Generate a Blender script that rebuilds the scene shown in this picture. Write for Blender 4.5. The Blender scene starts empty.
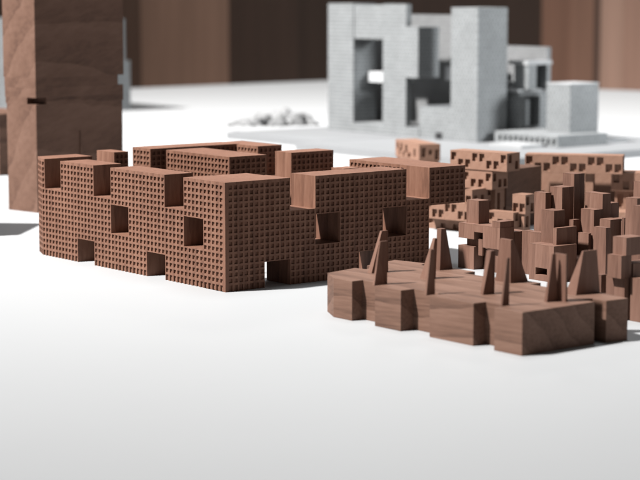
import bpy, bmesh, math, random
from mathutils import Vector, Matrix
random.seed(7)
scene = bpy.context.scene
C = scene.collection

# ------------------------------------------------------------------ materials
ALB = .8
def tone(c): return tuple(v * ALB for v in c) + (1.0,)

def new_mat(name):
    m = bpy.data.materials.new(name); m.use_nodes = True
    nt = m.node_tree; nt.nodes.clear()
    out = nt.nodes.new('ShaderNodeOutputMaterial')
    b = nt.nodes.new('ShaderNodeBsdfPrincipled')
    nt.links.new(b.outputs[0], out.inputs[0])
    return m, nt, b

def N(nt, t, **kw):
    n = nt.nodes.new(t)
    for k, v in kw.items():
        if k in n.inputs.keys(): n.inputs[k].default_value = v
        else: setattr(n, k, v)
    return n

def wood(name, dark, mid, light, grain=(1, 9, 9), ring=3.0, bevel=0.006, rot=(0, 0, 0), contrast=1.0, rough=0.62):
    """walnut: growth rings around a tilted axis, long fibres, fine pores"""
    m, nt, b = new_mat(name); L = nt.links.new
    tc = N(nt, 'ShaderNodeTexCoord'); oi = N(nt, 'ShaderNodeObjectInfo')
    off = N(nt, 'ShaderNodeVectorMath', operation='MULTIPLY_ADD')
    comb = N(nt, 'ShaderNodeCombineXYZ')
    for i in range(3): L(oi.outputs['Random'], comb.inputs[i])
    L(comb.outputs[0], off.inputs[0]); off.inputs[1].default_value = (3.7, 5.1, 4.3)
    L(tc.outputs['Object'], off.inputs[2])
    mp = N(nt, 'ShaderNodeMapping'); mp.inputs['Rotation'].default_value = rot
    L(off.outputs[0], mp.inputs['Vector'])
    st = N(nt, 'ShaderNodeVectorMath', operation='MULTIPLY'); st.inputs[1].default_value = grain
    L(mp.outputs[0], st.inputs[0])
    # growth rings
    wv = N(nt, 'ShaderNodeTexWave', wave_type='RINGS', rings_direction='X', wave_profile='SAW')
    for k, v in {'Scale': ring, 'Distortion': 4.5, 'Detail': 4.0, 'Detail Scale': 0.9, 'Detail Roughness': 0.55}.items():
        wv.inputs[k].default_value = v
    sc = N(nt, 'ShaderNodeVectorMath', operation='MULTIPLY'); sc.inputs[1].default_value = (0.25, 1, 1)
    L(mp.outputs[0], sc.inputs[0]); L(sc.outputs[0], wv.inputs['Vector'])
    # fibres
    n1 = N(nt, 'ShaderNodeTexNoise', Scale=4.0, Detail=6.0, Roughness=0.6); L(st.outputs[0], n1.inputs['Vector'])
    st2 = N(nt, 'ShaderNodeVectorMath', operation='MULTIPLY'); st2.inputs[1].default_value = (6, 110, 110)
    L(mp.outputs[0], st2.inputs[0])
    n2 = N(nt, 'ShaderNodeTexNoise', Scale=1.0, Detail=3.0, Roughness=0.7); L(st2.outputs[0], n2.inputs['Vector'])
    n3 = N(nt, 'ShaderNodeTexNoise', Scale=1.3, Detail=2.0); L(mp.outputs[0], n3.inputs['Vector'])
    a = N(nt, 'ShaderNodeMath', operation='MULTIPLY'); L(wv.outputs['Fac'], a.inputs[0]); a.inputs[1].default_value = 0.26 * contrast
    a2 = N(nt, 'ShaderNodeMath', operation='MULTIPLY_ADD'); L(n1.outputs['Fac'], a2.inputs[0]); a2.inputs[1].default_value = 0.75 * contrast; L(a.outputs[0], a2.inputs[2])
    a3 = N(nt, 'ShaderNodeMath', operation='MULTIPLY_ADD'); L(n2.outputs['Fac'], a3.inputs[0]); a3.inputs[1].default_value = 0.30 * contrast; L(a2.outputs[0], a3.inputs[2])
    a4 = N(nt, 'ShaderNodeMath', operation='MULTIPLY_ADD'); L(n3.outputs['Fac'], a4.inputs[0]); a4.inputs[1].default_value = 0.45 * contrast; L(a3.outputs[0], a4.inputs[2])
    a5 = N(nt, 'ShaderNodeMath', operation='ADD'); L(a4.outputs[0], a5.inputs[0]); a5.inputs[1].default_value = 0.5 - 0.88 * contrast
    a6 = N(nt, 'ShaderNodeMath', operation='MULTIPLY_ADD'); L(oi.outputs['Random'], a6.inputs[0]); a6.inputs[1].default_value = 0.16; L(a5.outputs[0], a6.inputs[2])
    cr = N(nt, 'ShaderNodeValToRGB'); e = cr.color_ramp.elements
    e[0].position = 0.22; e[0].color = tone(dark); e[1].position = 0.95; e[1].color = tone(light)
    x = e.new(0.58); x.color = tone(mid)
    L(a6.outputs[0], cr.inputs[0]); L(cr.outputs[0], b.inputs['Base Color'])
    b.inputs['Roughness'].default_value = rough; b.inputs['Specular IOR Level'].default_value = 0.25
    bp = N(nt, 'ShaderNodeBump', Strength=0.18, Distance=0.004); L(n2.outputs['Fac'], bp.inputs['Height'])
    if bevel:
        bv = N(nt, 'ShaderNodeBevel', samples=4); bv.inputs['Radius'].default_value = bevel
        L(bv.outputs[0], bp.inputs['Normal'])
    L(bp.outputs[0], b.inputs['Normal'])
    return m

def brick(name, col, mortar, scale=9.0, rough=0.85):
    m, nt, b = new_mat(name); L = nt.links.new
    tc = N(nt, 'ShaderNodeTexCoord'); sep = N(nt, 'ShaderNodeSeparateXYZ'); L(tc.outputs['Object'], sep.inputs[0])
    ad = N(nt, 'ShaderNodeMath', operation='ADD'); L(sep.outputs[0], ad.inputs[0]); L(sep.outputs[1], ad.inputs[1])
    cb = N(nt, 'ShaderNodeCombineXYZ'); L(ad.outputs[0], cb.inputs[0]); L(sep.outputs[2], cb.inputs[1])
    br = N(nt, 'ShaderNodeTexBrick', Scale=scale); L(cb.outputs[0], br.inputs['Vector'])
    br.inputs['Color1'].default_value = tone(col); br.inputs['Color2'].default_value = tone([c * 0.86 for c in col])
    br.inputs['Mortar'].default_value = tone(mortar); br.inputs['Mortar Size'].default_value = 0.06
    br.inputs['Brick Width'].default_value = 0.75; br.inputs['Row Height'].default_value = 0.62
    no = N(nt, 'ShaderNodeTexNoise', Scale=2.5, Detail=4.0); L(tc.outputs['Object'], no.inputs['Vector'])
    rp = N(nt, 'ShaderNodeMapRange'); L(no.outputs['Fac'], rp.inputs[0]); rp.inputs[3].default_value = 0.78; rp.inputs[4].default_value = 1.15
    mx = N(nt, 'ShaderNodeVectorMath', operation='SCALE'); L(br.outputs['Color'], mx.inputs[0]); L(rp.outputs[0], mx.inputs['Scale'])
    L(mx.outputs[0], b.inputs['Base Color']); b.inputs['Roughness'].default_value = rough
    bp = N(nt, 'ShaderNodeBump', Strength=0.5, Distance=0.01); L(br.outputs['Fac'], bp.inputs['Height']); bp.invert = True
    L(bp.outputs[0], b.inputs['Normal'])
    return m

def plain(name, col, rough=0.6, var=0.06, scale=3.0, spec=0.3):
    m, nt, b = new_mat(name); L = nt.links.new
    tc = N(nt, 'ShaderNodeTexCoord'); no = N(nt, 'ShaderNodeTexNoise', Scale=scale, Detail=5.0, Roughness=0.6)
    L(tc.outputs['Object'], no.inputs['Vector'])
    rp = N(nt, 'ShaderNodeMapRange'); L(no.outputs['Fac'], rp.inputs[0]); rp.inputs[3].default_value = 1 - var; rp.inputs[4].default_value = 1 + var
    rgb = N(nt, 'ShaderNodeRGB'); rgb.outputs[0].default_value = tone(col)
    mx = N(nt, 'ShaderNodeVectorMath', operation='SCALE'); L(rgb.outputs[0], mx.inputs[0]); L(rp.outputs[0], mx.inputs['Scale'])
    L(mx.outputs[0], b.inputs['Base Color']); b.inputs['Roughness'].default_value = rough; b.inputs['Specular IOR Level'].default_value = spec
    return m

M = {}
M['walnut_carved'] = wood('walnut_carved', (.098, .044, .028), (.190, .092, .060), (.255, .135, .092), grain=(1, 7, 7), rot=(0, 1.52, 0.05), bevel=0, contrast=1.0)
M['walnut_slab'] = wood('walnut_slab', (.058, .030, .021), (.168, .092, .064), (.235, .138, .101), grain=(.6, 8, 11), rot=(0.05, 0.03, 1.55), ring=1.7, contrast=0.95)
M['walnut_block'] = wood('walnut_block', (.080, .038, .026), (.176, .092, .065), (.25, .142, .104), grain=(.8, 9, 9), rot=(0.05, 1.53, 0.1), ring=1.6, contrast=0.75)
M['walnut_tower'] = wood('walnut_tower', (.060, .029, .019), (.118, .062, .042), (.16, .090, .064), grain=(.7, 3, 4), rot=(0.1, 0.25, 0.3), ring=0.9, contrast=1.1, bevel=0)
M['pale_wood'] = wood('pale_wood', (.165, .086, .057), (.240, .133, .091), (.30, .178, .128), grain=(1, 6, 6), rot=(0, 0, 0.1), contrast=0.5)
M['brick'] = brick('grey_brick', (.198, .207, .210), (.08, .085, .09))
M['brick_painted_shade'] = brick('grey_brick_painted_shade', (.155, .158, .16), (.11, .11, .113))  # same grey brick, with the shade of the recesses put into its colour
M['concrete'] = plain('pale_concrete', (.27, .276, .28), 0.8, 0.08)
M['white'] = plain('white_table', (.398, .406, .413), 0.55, 0.012, 0.8, 0.25)
M['plate'] = plain('model_base', (.175, .18, .185), 0.8, 0.05)
M['stone'] = plain('pale_stone', (.20, .203, .205), 0.9, 0.15, 4.0)
M['dark_stone'] = plain('dark_stone', (.05, .05, .052), 0.9, 0.3, 6.0)
M['black'] = plain('painted_opening_shade', (.012, .012, .013), 0.8, 0.1)  # black colour stands in for the shade inside an opening
M['floor'] = plain('dark_floor', (.05, .04, .035), 0.6, 0.2, 0.4)

# ------------------------------------------------------------------ objects
def obj(name, bm, mat, parent=None, fix=False):
    if fix: bmesh.ops.recalc_face_normals(bm, faces=bm.faces)
    me = bpy.data.meshes.new(name); bm.to_mesh(me); bm.free()
    me.materials.append(M[mat] if isinstance(mat, str) else mat)
    o = bpy.data.objects.new(name, me); C.objects.link(o)
    if parent: o.parent = parent
    return o

def thing(name, label, cat, loc, deg, group=None):
    o = bpy.data.objects.new(name, None); C.objects.link(o); o.empty_display_size = .2
    o.location = (loc[0], loc[1], loc[2] if len(loc) > 2 else 0.0); o.rotation_euler = (0, 0, math.radians(deg))
    o['label'] = label; o['category'] = cat
    if group: o['group'] = group
    return o

def tag(o, label, cat, group=None):
    o['label'] = label; o['category'] = cat
    if group: o['group'] = group
    return o

def quad(bm, a, b, c, d):
    return bm.faces.new([bm.verts.new(p) for p in (a, b, c, d)])

# faces of a box in local axes: x runs along the right-hand facade, y along the left-hand facade, z up
def panel(bm, O, A, U, n, W, H, holes=(), depth=.03):
    """flat face W x H at O spanned by A and U (outward normal n) with rectangular recesses (a0,a1,z0,z1)"""
    xs = sorted({0.0, W, *[h[0] for h in holes], *[h[1] for h in holes]})
    zs = sorted({0.0, H, *[h[2] for h in holes], *[h[3] for h in holes]})
    nx, nz = len(xs) - 1, len(zs) - 1
    def rec(i, j):
        if i < 0 or j < 0 or i >= nx or j >= nz: return False
        x, z = (xs[i] + xs[i + 1]) / 2, (zs[j] + zs[j + 1]) / 2
        return any(h[0] < x < h[1] and h[2] < z < h[3] for h in holes)
    def p(x, z, d=0.0): return O + A * x + U * z - n * d
    for i in range(nx):
        for j in range(nz):
            a, b, c, e = xs[i], xs[i + 1], zs[j], zs[j + 1]
            if not rec(i, j): quad(bm, p(a, c), p(b, c), p(b, e), p(a, e)); continue
            d = depth
            quad(bm, p(a, c, d), p(b, c, d), p(b, e, d), p(a, e, d))
            if not rec(i - 1, j): quad(bm, p(a, c), p(a, c, d), p(a, e, d), p(a, e))
            if not rec(i + 1, j): quad(bm, p(b, c, d), p(b, c), p(b, e), p(b, e, d))
            if not rec(i, j - 1): quad(bm, p(a, c), p(b, c), p(b, c, d), p(a, c, d))
            if not rec(i, j + 1): quad(bm, p(a, e, d), p(b, e, d), p(b, e), p(a, e))

V = Vector
EX, EY, EZ = V((1, 0, 0)), V((0, 1, 0)), V((0, 0, 1))

def cells(W, H, pa=.0625, pz=.0575, frac=.64, z_from_top=True):
    """waffle pattern filling a face: one hole per cell"""
    na = max(1, round((W - .02) / pa)); a0 = .012; pa = (W - 2 * a0) / na
    nz = int((H - .02 + .02) / pz); m = (1 - frac) / 2
    out = []
    for i in range(na):
        for j in range(nz):
            zt = H - .02 - j * pz
            if zt - pz < 0: continue
            out.append((a0 + (i + m) * pa, a0 + (i + 1 - m) * pa, zt - (1 - m) * pz, zt - m * pz))
    return out

def block(bm, x0, x1, y0, y1, z0, z1, left=None, right=None, depth=.0145, back=None, far=None):
    """box; left = holes on the face x=x0 (measured from its near end y0), right = holes on the face y=y0 (from x0).
    'w' means a waffle of small square cells."""
    W, D, H = y1 - y0, x1 - x0, z1 - z0
    f = lambda h, w: cells(w, H) if h == 'w' else (h or ())
    panel(bm, V((x0, y0, z0)), EY, EZ, -EX, W, H, f(left, W), depth)
    panel(bm, V((x0, y0, z0)), EX, EZ, -EY, D, H, f(right, D), depth)
    panel(bm, V((x1, y0, z0)), EY, EZ, EX, W, H, f(back, W), depth)
    panel(bm, V((x0, y1, z0)), EX, EZ, EY, D, H, f(far, D), depth)
    quad(bm, (x0, y0, z1), (x1, y0, z1), (x1, y1, z1), (x0, y1, z1))
    quad(bm, (x0, y0, z0), (x1, y0, z0), (x1, y1, z0), (x0, y1, z0))

def box_obj(name, b, mat, parent, **kw):
    bm = bmesh.new(); block(bm, *b, **kw); return obj(name, bm, mat, parent, fix=False)

def prism(bm, pts, z0, z1):
    n = len(pts)
    lo = [bm.verts.new((x, y, z0)) for x, y in pts]; hi = [bm.verts.new((x, y, z1)) for x, y in pts]
    bm.faces.new(lo); bm.faces.new(hi)
    for i in range(n): bm.faces.new([lo[i], lo[(i + 1) % n], hi[(i + 1) % n], hi[i]])
    bmesh.ops.recalc_face_normals(bm, faces=bm.faces)

# ------------------------------------------------------------------ facade with openings right through it
TOP = 1.01; RP = .0575
def facade(bm, O, A, n, na, a0, pa, T, empty, corner_skip=0.0, skip_tops=False, end_cap=True, d=.0145, end_border=0.0, frac=.64):
    """waffled wall running along A from O, outward normal n, thickness T. empty(k, r) -> True where the wall is cut through."""
    m = (1 - frac) / 2
    ai = [(0.0, a0, 0, False)] if a0 else []
    for k in range(na):
        s = a0 + k * pa
        ai += [(s, s + m * pa, k, False), (s + m * pa, s + (1 - m) * pa, k, True), (s + (1 - m) * pa, s + pa, k, False)]
    if end_border: ai.append((a0 + na * pa, a0 + na * pa + end_border, na - 1, False))
    zi = [(TOP, TOP - .02, 0, False)]
    for r in range(16):
        t = TOP - .02 - r * RP
        zi += [(t, t - m * RP, r, False), (t - m * RP, t - (1 - m) * RP, r, True), (t - (1 - m) * RP, t - RP, r, False)]
    b = TOP - .02 - 16 * RP
    zi += [(b, b - .012, 16, False), (b - .012, 0.0, 16, True)]
    na_, nz_ = len(ai), len(zi)
    def st(i, j):
        if i < 0 or j < 0 or i >= na_ or j >= nz_: return 0
        if empty(ai[i][2], zi[j][2]): return 0
        return 2 if ai[i][3] and zi[j][3] else 1
    def p(a, z, dd=0.0): return O + A * a + EZ * z - n * dd
    for i in range(na_):
        for j in range(nz_):
            s = st(i, j)
            if not s: continue
            a, e = ai[i][0], ai[i][1]; z1, z0 = zi[j][0], zi[j][1]
            dd = d if s == 2 else 0.0
            quad(bm, p(a, z0, dd), p(e, z0, dd), p(e, z1, dd), p(a, z1, dd))
            inner = (a + e) / 2 < corner_skip
            if T and not inner: quad(bm, p(a, z0, T), p(e, z0, T), p(e, z1, T), p(a, z1, T))
            for di, dj in ((-1, 0), (1, 0), (0, -1), (0, 1)):
                q = st(i + di, j + dj)
                if q == s: continue
                if q == 0:
                    lo, hi = dd, T
                    if not T: continue
                    if dj == -1 and skip_tops and inner: continue
                    if i + di < 0 or (i + di >= na_ and not end_cap): continue
                elif s == 2: lo, hi = 0.0, d
                else: continue
                if di == -1: quad(bm, p(a, z0, lo), p(a, z0, hi), p(a, z1, hi), p(a, z1, lo))
                elif di == 1: quad(bm, p(e, z0, lo), p(e, z0, hi), p(e, z1, hi), p(e, z1, lo))
                elif dj == -1: quad(bm, p(a, z1, lo), p(e, z1, lo), p(e, z1, hi), p(a, z1, hi))
                else: quad(bm, p(a, z0, lo), p(e, z0, lo), p(e, z0, hi), p(a, z0, hi))

# ================================================================== the carved courtyard model
CO = (-0.866, 17.626); AX = 38.5
castle = thing('courtyard_block_model', 'large walnut courtyard building model covered in small square waffle cells, with notched battlement top', 'building model', CO, AX)
TF, TR = .33, .37; PL, PR = .0635, .0600

def cut_left(k, r):
    if r < 5 and (45 <= k < 50 or 30 <= k < 35 or 10 <= k < 15): return True
    if 6 <= r < 11 and (25 <= k < 30 or 5 <= k < 10): return True
    return r >= 13 and (35 <= k < 40 or 15 <= k < 20)
def cut_right(k, r):
    if r < 5 and (12 <= k < 17 or 36 <= k < 41): return True
    if 6 <= r < 11 and (17 <= k < 22 or 31 <= k < 36): return True
    return r >= 13 and (7 <= k < 12 or 26 <= k < 31)

bm = bmesh.new()
facade(bm, V((0, 0, 0)), EY, -EX, 50, .03, PL, TF, cut_left, corner_skip=TR, end_cap=False)
obj('front_wall', bm, 'walnut_carved', castle)['label'] = 'sunlit long wall with two square windows and two door openings'
bm = bmesh.new()
facade(bm, V((0, 0, 0)), EX, -EY, 41, .03, PR, TR, cut_right, corner_skip=TF, skip_tops=True)
obj('side_wall', bm, 'walnut_carved', castle)['label'] = 'shaded wall facing right with two windows and a low doorway'

# left wing with its chamfered corner
bm = bmesh.new()
zz = lambda k, r: False
UE = .03 + 50 * PL
facade(bm, V((0, UE, 0)), EY, -EX, 1, .0, .062, 0, zz)
ch = V((.11, .262, 0)); cl = ch.length; cd = ch.normalized()
facade(bm, V((0, UE + .062, 0)), cd, V((-cd.y, cd.x, 0)), 4, .0, cl / 4, 0, zz)
UB = UE + .062 + .262
for x0, x1, zt in ((.11, .58, TOP), (.58, .90, .72), (1.08, 1.30, .72)):
    pass
quad(bm, (0, UE, 0), (.58, UE, 0), (.58, UE, TOP), (0, UE, TOP))
quad(bm, (.58, UE, 0), (.58, UB, 0), (.58, UB, TOP), (.58, UE, TOP))
quad(bm, (.11, UB, 0), (.58, UB, 0), (.58, UB, TOP), (.11, UB, TOP))
bm.faces.new([bm.verts.new(q) for q in ((0, UE, TOP), (.58, UE, TOP), (.58, UB, TOP), (.11, UB, TOP), (0, UE + .062, TOP))])
obj('left_wing', bm, 'walnut_carved', castle)
bm = bmesh.new()
block(bm, .582, 2.49, UE + .003, UB - .002, 0, .72, right='w')
obj('left_wall', bm, 'walnut_carved', castle)
box_obj('parapet_block', (.84, 1.02, UE - .02, UB, .717, 1.037), 'walnut_carved', castle, right='w')
box_obj('parapet_block', (1.30, 2.488, UE - .022, UB + .003, .716, 1.05), 'walnut_carved', castle, left='w', right='w')
# back wall
box_obj('back_wall', (2.492, 2.965, 1.251, UB, 0, .718), 'walnut_carved', castle, left='w')
box_obj('parapet_block', (2.448, 2.78, 2.785, UB + .006, .714, 1.047), 'walnut_carved', castle, left='w', right='w')
bm = bmesh.new()
block(bm, 2.491, 2.971, 0, 1.25, .63, TOP - .004, left=[h for h in cells(1.25, TOP - .634) if h[0] > .39], right='w', depth=.0145)
block(bm, 2.52, 2.95, .95, 1.24, 0, .629)
obj('cantilever_block', bm, 'walnut_carved', castle)['label'] = 'block overhanging at the right end of the shaded wall'
# blocks standing in the courtyard
box_obj('courtyard_block', (1.35, 1.83, 1.80, 2.95, 0, 1.052), 'walnut_carved', castle, left='w', right='w')
box_obj('courtyard_block', (2.16, 2.73, 1.81, 2.09, 0, 1.054), 'walnut_carved', castle, right='w')
box_obj('courtyard_block', (1.97, 2.18, .71, .90, 0, .975), 'walnut_carved', castle)
box_obj('corner_block', (TF + .001, .735, TR + .001, .662, .72, TOP - .003), 'walnut_carved', castle)

# ================================================================== the spiked slab
slab = thing('spired_slab_model', 'low walnut slab model with notched edges and tall thin pointed fins, nearest the camera', 'building model', (1.529, 14.494), AX)
SH = .335
out = [(0, 0), (0, .305), (.13, .305), (.13, .54), (0, .54), (0, 1.05), (.13, 1.05), (.13, 1.39), (-.01, 1.39), (-.01, 1.715), (.12, 1.715), (.12, 2.025),
       (0, 2.025), (0, 2.27), (.14, 2.53), (.52, 2.62), (.55, 2.50), (.72, 2.54), (.70, 2.67), (1.13, 2.79), (1.20, 2.45), (1.10, 2.40), (1.10, 2.16), (1.19, 2.16), (1.19, 1.80),
       (1.06, 1.80), (1.06, 1.45), (1.17, 1.45), (1.17, .98), (1.05, .98), (1.05, .72), (1.18, .72), (1.18, .28), (1.13, -.03), (.905, -.01), (.905, .14), (.80, .14), (.80, .015)]
bm = bmesh.new(); prism(bm, out, 0, SH)
obj('slab', bm, 'walnut_slab', slab)
fins = [((.004, .143, 1.741, 1.766), (.067, .143, 1.741, 1.757), .694), ((.418, .608, 2.272, 2.327), (.534, .602, 2.272, 2.295), .694),
        ((-.002, .09, 1.089, 1.113), (.043, .085, 1.089, 1.104), .698), ((.565, .652, 1.708, 1.813), (.641, .668, 1.708, 1.735), .677),
        ((1.007, 1.157, 2.049, 2.103), (1.021, 1.074, 2.049, 2.108), .695), ((.351, .476, .808, .838), (.437, .485, .808, .862), .682),
        ((.093, .166, .317, .338), (.142, .168, .317, .330), .704), ((.961, 1.163, 1.121, 1.306), (.957, .986, 1.121, 1.251), .698),
        ((.49, .612, .23, .262), (.546, .576, .23, .242), .71), ((.614, .632, .148, .289), (.612, .626, .148, .275), .709),
        ((.921, 1.197, .335, .455), (.999, 1.152, .335, .352), .683)]
for b, t, z in fins:
    bm = bmesh.new()
    lo = [bm.verts.new((b[i], b[j], SH - .004)) for i, j in ((0, 2), (1, 2), (1, 3), (0, 3))]
    hi = [bm.verts.new((t[i], t[j], z)) for i, j in ((0, 2), (1, 2), (1, 3), (0, 3))]
    bm.faces.new(lo); bm.faces.new(hi)
    for i in range(4): bm.faces.new([lo[i], lo[(i + 1) % 4], hi[(i + 1) % 4], hi[i]])
    bmesh.ops.recalc_face_normals(bm, faces=bm.faces)
    obj('fin', bm, 'walnut_block', slab)

# ================================================================== stacked block towers
t1 = thing('stacked_block_model', 'small stacked walnut block tower with a hollow middle, on white table just behind the fins', 'building model', (1.526, 19.079), AX, 'stacked walnut block towers')
for b in [(0, .122, .004, .233, 0, .227), (.02, .046, -.098, -.038, .147, .311), (-.02, .20, -.017, .209, .306, .455), (-.022, .169, -.386, -.146, .240, .456),
          (-.021, .19, -.146, -.017, .383, .4535), (-.019, .169, -.384, -.274, .452, .514), (.05, .194, -.006, .170, .449, .683), (.19, .36, -.37, .10, 0, .40), (.05, .18, -.14, .16, .22, .312), (.03, .15, -.36, -.16, .0, .238)]:
    box_obj('block', b, 'walnut_block', t1)
t2 = thing('stacked_block_model', 'tallest dense cluster of stacked walnut blocks with a slot near its base, behind the fins', 'building model', (2.214, 18.203), AX, 'stacked walnut block towers')
box_obj('block', (0, .31, .009, .336, 0, .347), 'walnut_block', t2, left=[(.086, .239, .056, .123)], depth=.16)
for b in [(.2, .30, .381, .641, 0, .424), (.1, .371, .074, .121, .337, .507), (.152, .30, .163, .331, 0, .661), (.35, .43, .476, .631, 0, .795), (.45, .61, .351, .514, 0, .852),
          (.8, .945, .531, .687, 0, .949), (.75, .863, .098, .331, 0, .79), (.6, .719, .068, .241, 0, .647), (.5, .59, .243, .298, 0, .542), (.55, .585, .087, .238, 0, .421),
          (.3, .368, -.375, -.216, 0, .537), (.5, .652, -.24, -.104, 0, .586), (.6, .704, -.327, -.295, 0, .605), (.31, .55, -.10, .35, 0, .20), (.37, .59, -.30, .05, 0, .16), (.72, .95, -.45, -.34, 0, .50), (.9, 1.2, -.1, .25, 0, .52), (1.0, 1.3, -.62, -.3, 0, .42), (.40, .62, .36, .62, 0, .30), (1.0, 1.2, .30, .52, 0, .66)]:
    box_obj('block', b, 'walnut_block', t2)
t3 = thing('stacked_block_model', 'stepped walnut block tower cut off by the right edge of the photo, beside the slab', 'building model', (2.520, 16.023), AX, 'stacked walnut block towers')
for b in [(0, .124, .018, .174, .361, .554), (.05, .253, .012, .163, .551, .702), (.06, .164, .032, .241, 0, .365), (.3, .375, .523, .582, 0, .309), (.1, .198, -.115, .002, 0, .367),
          (.15, .412, .021, .156, .333, .477), (.16, .40, .0, .20, 0, .34), (1.2, 1.341, .943, 1.083, 0, .878), (1.4, 1.522, 1.045, 1.173, 0, 1.008), (.8, .891, .481, .628, 0, .869),
          (.3, .62, .18, .42, 0, .28), (.55, .95, .25, .62, 0, .24), (.90, 1.35, .55, 1.05, 0, .20)]:
    box_obj('block', b, 'walnut_block', t3)

# ================================================================== pale models with small windows
def windows(W, H, n, phase=0, w=.072, h=.44, lead=.5):
    """two staggered rows of openings: high, low, low, high ..."""
    out = []; p = W / n
    for i in range(n):
        c = (i + lead) * p; k = (i + phase) % 4
        zt = H - .10 * H if k in (0, 3) else H - .46 * H
        out.append((c - w / 2, c + w / 2, zt - h * H, zt))
    return out
ha = thing('windowed_housing_model', 'pale wood terraced housing model of stacked bars with small staggered windows, behind the overhanging block', 'building model', (1.704, 21.93), 50, 'pale housing models with small windows')
def bar(b, nl, nr, par, pl=0, pr=0, mat='pale_wood', w=.07, lab=None):
    W, D, H = b[3] - b[2], b[1] - b[0], b[5] - b[4]
    o = box_obj('housing_bar', b, mat, par, left=windows(W, H, nl, pl, w) if nl else None, right=windows(D, H, nr, pr, w * .9) if nr else None, depth=.036)
    return o
bar((0, .20, -.001, .638, .137, .343), 7, 0, ha, 1)
bar((.15, .386, .05, .75, 0, .135), 4, 2, ha)
bar((.03, .84, -.003, .10, .345, .502), 1, 6, ha, 1, 1)
bar((.3, .612, -.088, .542, .485, .691), 6, 3, ha, 0)
box_obj('added_shade_block', (.614, 1.34, -.07, .5, 0, .690), 'walnut_tower', ha)  # dark walnut box added to stand in for deep shade between the bars
bar((.3, .56, -.289, .506, .703, .913), 8, 2, ha, 0)
bar((.32, .54, -.2, .45, .690, .704), 0, 0, ha)
bar((.42, 1.1, -.05, .50, 0, .484), 3, 5, ha)
bar((-.1, .038, -.658, -.306, .121, .300), 3, 1, ha, 1)
bar((0, .179, -.75, -.576, .28, .496), 2, 2, ha, 1)
bar((.02, .139, -.723, -.576, 0, .28), 1, 1, ha, 3)
bar((.04, .16, -.56, -.193, 0, .121), 2, 0, ha)
hb = thing('windowed_housing_model', 'long pale housing bar with two window rows raised over a dark recess, right background', 'building model', (3.251, 23.082), 76, 'pale housing models with small windows')
bar((0, .266, -.348, .816, .578, .798), 11, 2, hb, 1, w=.078)
bar((.05, .24, .001, .097, 0, .575), 1, 2, hb, 1)
bar((.10, .42, -.80, -.208, .368, .590), 5, 2, hb, 3)
bar((.14, .40, -.80, -.25, .0, .366), 4, 2, hb, 1)
bar((.45, .70, -.80, .876, 0, .57), 0, 0, hb)
bar((.20, .44, .10, .40, 0, .20), 2, 0, hb); bar((.22, .42, .46, .60, 0, .27), 1, 0, hb); bar((.24, .44, .64, .80, 0, .33), 1, 0, hb)
bar((-.25, .135, -.80, -.15, 0, .150), 4, 0, hb)
sb = thing('windowed_housing_model', 'short pale wood tower with irregular windows peeking above the waffled courtyard model', 'building model', (1.372, 26.832), 16.5, 'pale housing models with small windows')
bm = bmesh.new()
W, H = 1.02, .24
block(bm, 0, .31, 0, W, .395, .633, left=[(.72, .80, .10, .20), (.80, .86, .03, .12), (.50, .60, .08, .19), (.36, .50, .02, .10), (.16, .24, .05, .16), (.62, .70, .02, .09), (.88, .96, .11, .20)],
      right=[(.03, .10, .06, .19), (.14, .19, .09, .16), (.23, .29, .02, .16)], depth=.05)
obj('housing_bar', bm, 'pale_wood', sb)
bar((.01, .30, .02, W - .02, .2, .394), 6, 3, sb, 2); bar((0, .31, 0, W, 0, .199), 6, 3, sb, 0)

# ================================================================== the walnut tower at the left
tw = thing('tall_block_tower_model', 'tall smooth walnut tower model with fine joint cuts, rising behind the waffled courtyard model', 'tower model', (-3.506, 24.028), 48)
bm = bmesh.new()
TWx, TWy, TWz = 1.45, .57, 3.3
# lower and upper shafts leave a narrow cut at the corner and a nick at the right edge
block(bm, 0, TWx - .02, .0, TWy, 0, 1.345)
obj('shaft', bm, 'walnut_tower', tw)
bm = bmesh.new()
prism(bm, [(.0, .17), (.10, .17), (.17, .0), (TWx, 0), (TWx, TWy), (0, TWy + .02)], 1.3455, 1.425); obj('shaft', bm, 'walnut_tower', tw)
bm = bmesh.new(); block(bm, 0, TWx, 0, TWy + .03, 1.4255, 1.545); obj('shaft', bm, 'walnut_tower', tw)
bm = bmesh.new(); block(bm, 0, TWx - .09, 0, TWy + .034, 1.5455, 1.67); obj('shaft', bm, 'walnut_tower', tw)
bm = bmesh.new(); block(bm, 0, TWx + .01, 0, TWy + .05, 1.6705, TWz); obj('shaft', bm, 'walnut_tower', tw)
bm = bmesh.new(); block(bm, .70, .725, -.012, .05, .42, .98); obj('joint_strip', bm, 'walnut_tower', tw)

lb = thing('stepped_block_model', 'dark walnut block model cut off by the left edge, behind the tall tower', 'building model', (-4.78, 28.9), 48)
box_obj('block', (0, 1.2, .0, 1.5, 0, .55), 'walnut_tower', lb); box_obj('block', (.003, 1.0, .004, 1.3, .55, .92), 'walnut_tower', lb)
nb = thing('low_block_model', 'low dark walnut block model at the left edge casting a shadow across the white table', 'building model', (-3.90, 21.62), 84)
box_obj('block', (0, 1.1, .0, 1.2, 0, .76), 'walnut_tower', nb); box_obj('block', (.25, .95, .5, 1.1, .76, .88), 'walnut_tower', nb)

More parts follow.
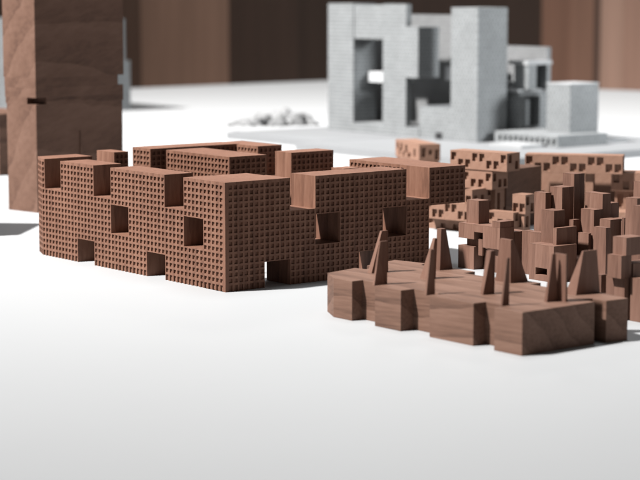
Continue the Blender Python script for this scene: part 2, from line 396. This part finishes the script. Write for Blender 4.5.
# ================================================================== grey brick model in the background
GO = (2.703, 33.629)
g = thing('grey_brick_city_model', 'large blurred pale grey brick building model with square towers on a thin white base', 'building model', GO, AX)
PZ = .13
box_obj('base_plate', (-1.90, 3.2, 1.95, 4.75, 0, PZ), 'plate', g)
box_obj('base_plate', (-2.45, 3.3, -2.75, 1.95, 0, PZ - .004), 'plate', g)
def gb(name, b, mat='brick', **kw): return box_obj(name, b, mat, g, **kw)
gb('tower', (0, .70, -.02, .66, .1, 2.45))
gb('pier', (0, .55, 3.347, 4.097, .1, 2.5)); gb('pier', (.002, .12, 1.859, 2.505, .1, 2.5))
gb('bridge_block', (.001, .5, 1.53, 1.858, 1.19, 2.1)); gb('lintel', (.02, .5, 2.506, 3.346, 1.86, 2.48))
gb('sill_block', (.004, .6, 1.50, 3.346, .1, .30))
gb('recess_wall', (1.0, 1.1, 1.5, 4.3, .1, 2.3), 'brick_painted_shade')
gb('floor_slab', (.35, .98, 2.75, 3.35, 1.05, 1.24), 'white')
gb('low_block', (.02, .9, .662, 1.50, .1, .695), right=None)
gb('recess_wall', (1.6, 1.7, -.1, 3.7, .1, 1.75), 'brick_painted_shade')
gb('upper_block', (.75, 1.5, .80, 1.63, 1.128, 1.37), 'white')
gb('upper_block', (1.0, 1.58, .70, 1.74, .1, 1.12), 'brick')
gb('doorway', (.005, .03, .90, 1.06, .1, .245), 'black')  # solid black box, painted shade in place of an open door
mid = gb('middle_block', (.9, 1.62, -.119, .42, .1, .979), right=[(.17, .52, .27, .79)], depth=.2)
gb('ledge', (.86, 1.64, -.15, .43, .98, 1.02), 'concrete')
gb('pavilion', (1.0, 1.20, -.243, .10, 1.021, 1.45)); gb('pavilion', (1.46, 1.55, -.243, .21, 1.021, 1.45)); gb('recess_wall', (1.20, 1.46, .0, .15, 1.021, 1.45), 'brick_painted_shade')
gb('roof', (.98, 1.57, -.26, .23, 1.451, 1.52), 'concrete')
gb('corner_tower', (.9, 1.593, -1.366, -.80, .1, 1.149)); gb('roof', (.895, 1.598, -1.371, -.795, 1.150, 1.17), 'concrete')
gb('terrace', (-.3, 2.3, -1.42, -.643, .1, .175), 'concrete')
gb('terrace', (.3, 1.5, -1.67, -.15, .105, .326), 'brick', left=[(.05 + i * .13, .12 + i * .13, .06, .16) for i in range(11)], depth=.05)

md = thing('rocky_mound_model', 'low white rocky mound dotted with dark tufts on the pale base beside grey towers', 'mound model', (-1.05, 38.0, PZ), 14)
rnd = random.Random(3)
def rock(name, c, r, mat, seed):
    bm = bmesh.new(); bmesh.ops.create_icosphere(bm, subdivisions=3, radius=1.0)
    q = random.Random(seed); ph = [q.uniform(0, 6) for _ in range(6)]
    for v in bm.verts:
        k = 1 + .16 * math.sin(v.co.x * 4 + ph[0]) * math.cos(v.co.y * 5 + ph[1]) + .10 * math.sin(v.co.z * 9 + ph[2] + v.co.x * 7)
        v.co = V((c[0] + v.co.x * r[0] * k, c[1] + v.co.y * r[1] * k, max(0, c[2] + v.co.z * r[2] * k)))
    obj(name, bm, mat, md)
for i, (x, y, r, h) in enumerate([(-.75, .05, .34, .14), (-.42, -.12, .30, .20), (-.12, .10, .36, .27), (.12, -.25, .24, .20), (.38, .0, .36, .33), (.66, -.15, .30, .27), (.92, .02, .30, .24), (1.12, -.1, .20, .13)]):
    rock('boulder', (x * .72 + .05, y, .0), (r * .86, r * .8, h * .9), 'stone', i + 1)
for i, (x, y, r) in enumerate([(-.16, -.30, .07), (.0, -.28, .10), (.30, -.34, .04), (.66, -.30, .08)]):
    rock('hollow_shrub', (x, y, .08), (r, r * .7, r), 'dark_stone', 20 + i)

gt = thing('grey_brick_tower_model', 'grey brick tower mostly hidden behind the tall walnut tower, left background', 'tower model', (-5.81, 43.49), AX)
for b in [(0, 1.93, .09, 3.4, 0, 1.15), (.0, 1.80, .09, 3.3, 1.15, 2.1)]: box_obj('tower', b, 'brick', gt)

# ================================================================== table, floor and wall
def rot(p, deg):
    a = math.radians(deg); return V((p[0] * math.cos(a) - p[1] * math.sin(a), p[0] * math.sin(a) + p[1] * math.cos(a), 0))
bm = bmesh.new(); c0 = V((.93, 60.28, 0)); Lt = 72
d1, d2 = rot((1, 0), -40.6), rot((1, 0), 220.3)
pts = [c0, c0 + d1 * Lt, c0 + d1 * Lt + d2 * Lt, c0 + d2 * Lt]
prism(bm, [(p.x, p.y) for p in pts], -.45, 0)
o = obj('table', bm, 'white'); o['kind'] = 'structure'
bm = bmesh.new(); quad(bm, (-160, -90, -7.5), (160, -90, -7.5), (160, 160, -7.5), (-160, 160, -7.5))
o = obj('floor', bm, 'floor'); o['kind'] = 'structure'

def wall_mat():
    m, nt, b = new_mat('panelled_wall_painted_light'); L = nt.links.new
    tc = N(nt, 'ShaderNodeTexCoord'); sep = N(nt, 'ShaderNodeSeparateXYZ'); L(tc.outputs['Object'], sep.inputs[0])
    mr = N(nt, 'ShaderNodeMapRange'); L(sep.outputs[0], mr.inputs[0]); mr.inputs[1].default_value = -16; mr.inputs[2].default_value = 16
    cr = N(nt, 'ShaderNodeValToRGB'); cr.color_ramp.interpolation = 'CONSTANT'
    e = cr.color_ramp.elements
    stops = [(-16, (.2, .115, .08)), (-6.9, (.52, .31, .22)), (-3.55, (.105, .062, .044)), (-.9, (.08, .048, .034)), (.6, (.075, .044, .031)), (8.4, (.38, .20, .135)), (9.6, (.44, .24, .165)), (10.5, (.17, .10, .075)), (10.75, (.80, .50, .38)), (11.6, (.74, .44, .33)), (14.0, (.2, .11, .08))]  # panel tones, with shadow at left and light at right painted in
    px = lambda X: (X + 16) / 32
    e[0].position = 0; e[0].color = tone(stops[0][1]); e[1].position = px(stops[1][0]); e[1].color = tone(stops[1][1])
    for X, c in stops[2:]:
        k = e.new(px(X)); k.color = tone(c)
    L(mr.outputs[0], cr.inputs[0])
    mp = N(nt, 'ShaderNodeMapping'); mp.inputs['Scale'].default_value = (2.0, 1, .12); L(tc.outputs['Object'], mp.inputs[0])
    no = N(nt, 'ShaderNodeTexNoise', Scale=1.0, Detail=4.0); L(mp.outputs[0], no.inputs['Vector'])
    r2 = N(nt, 'ShaderNodeMapRange'); L(no.outputs['Fac'], r2.inputs[0]); r2.inputs[3].default_value = .7; r2.inputs[4].default_value = 1.3
    mx = N(nt, 'ShaderNodeVectorMath', operation='SCALE'); L(cr.outputs[0], mx.inputs[0]); L(r2.outputs[0], mx.inputs['Scale'])
    L(mx.outputs[0], b.inputs['Base Color']); b.inputs['Roughness'].default_value = .7
    return m
bm = bmesh.new(); quad(bm, (-60, 75, -7.5), (60, 75, -7.5), (60, 75, 30), (-60, 75, 30))
o = obj('wall', bm, wall_mat()); o['kind'] = 'structure'

# ================================================================== light
def lamp(name, loc, target, size, energy, col=(1, 1, 1)):
    l = bpy.data.lights.new(name, 'AREA'); l.shape = 'DISK'; l.size = size; l.energy = energy; l.color = col
    o = bpy.data.objects.new(name, l); C.objects.link(o); o.location = loc
    o.rotation_euler = (V(target) - V(loc)).to_track_quat('-Z', 'Y').to_euler(); return o
AZ, EL, DIST = math.radians(32), math.radians(50), 110
tgt = V((1, 35, 0))
src = tgt + DIST * V((-math.cos(AZ) * math.cos(EL), -math.sin(AZ) * math.cos(EL), math.sin(EL)))
kl = lamp('studio_key_lamp', src, tgt, 5.5, 24500, (1, .98, .96)); kl.data.spread = math.radians(36.5)
lamp('added_overhead_fill', (1, 24, 20), (1, 24, 0), 9, 1900, (.93, .97, 1))  # added fill that brightens the middle of the table, no known source
bl = lamp('added_side_fill', (20, 24, 7), (3.6, 34.8, .9), 4, 380, (.95, .98, 1)); bl.data.spread = math.radians(38)  # added fill to lift the right faces of the grey model
lamp('added_rear_fill', (2, 60, 20), (2, 60, 0), 10, 1700, (1, .98, .96))  # added fill to brighten the far table and the wall
w = bpy.data.worlds.new('World'); scene.world = w; w.use_nodes = True
w.node_tree.nodes['Background'].inputs[0].default_value = (1, .96, .93, 1); w.node_tree.nodes['Background'].inputs[1].default_value = .13

# ================================================================== camera
cam = bpy.data.cameras.new('camera'); co = bpy.data.objects.new('camera', cam); C.objects.link(co)
co.location = (0, 0, 2.75); co.rotation_euler = (math.radians(90) - math.atan(250 / 1945), 0, 0)
cam.sensor_width = 36; cam.lens = 1945 / 640 * 36; cam.clip_start = .1; cam.clip_end = 500
cam.dof.use_dof = True; cam.dof.focus_distance = 18.5; cam.dof.aperture_fstop = 1.0
scene.camera = co
scene.view_settings.view_transform = 'Standard'; scene.view_settings.look = 'None'; scene.view_settings.exposure = 0
scene.cycles.max_bounces = 8; scene.cycles.diffuse_bounces = 5
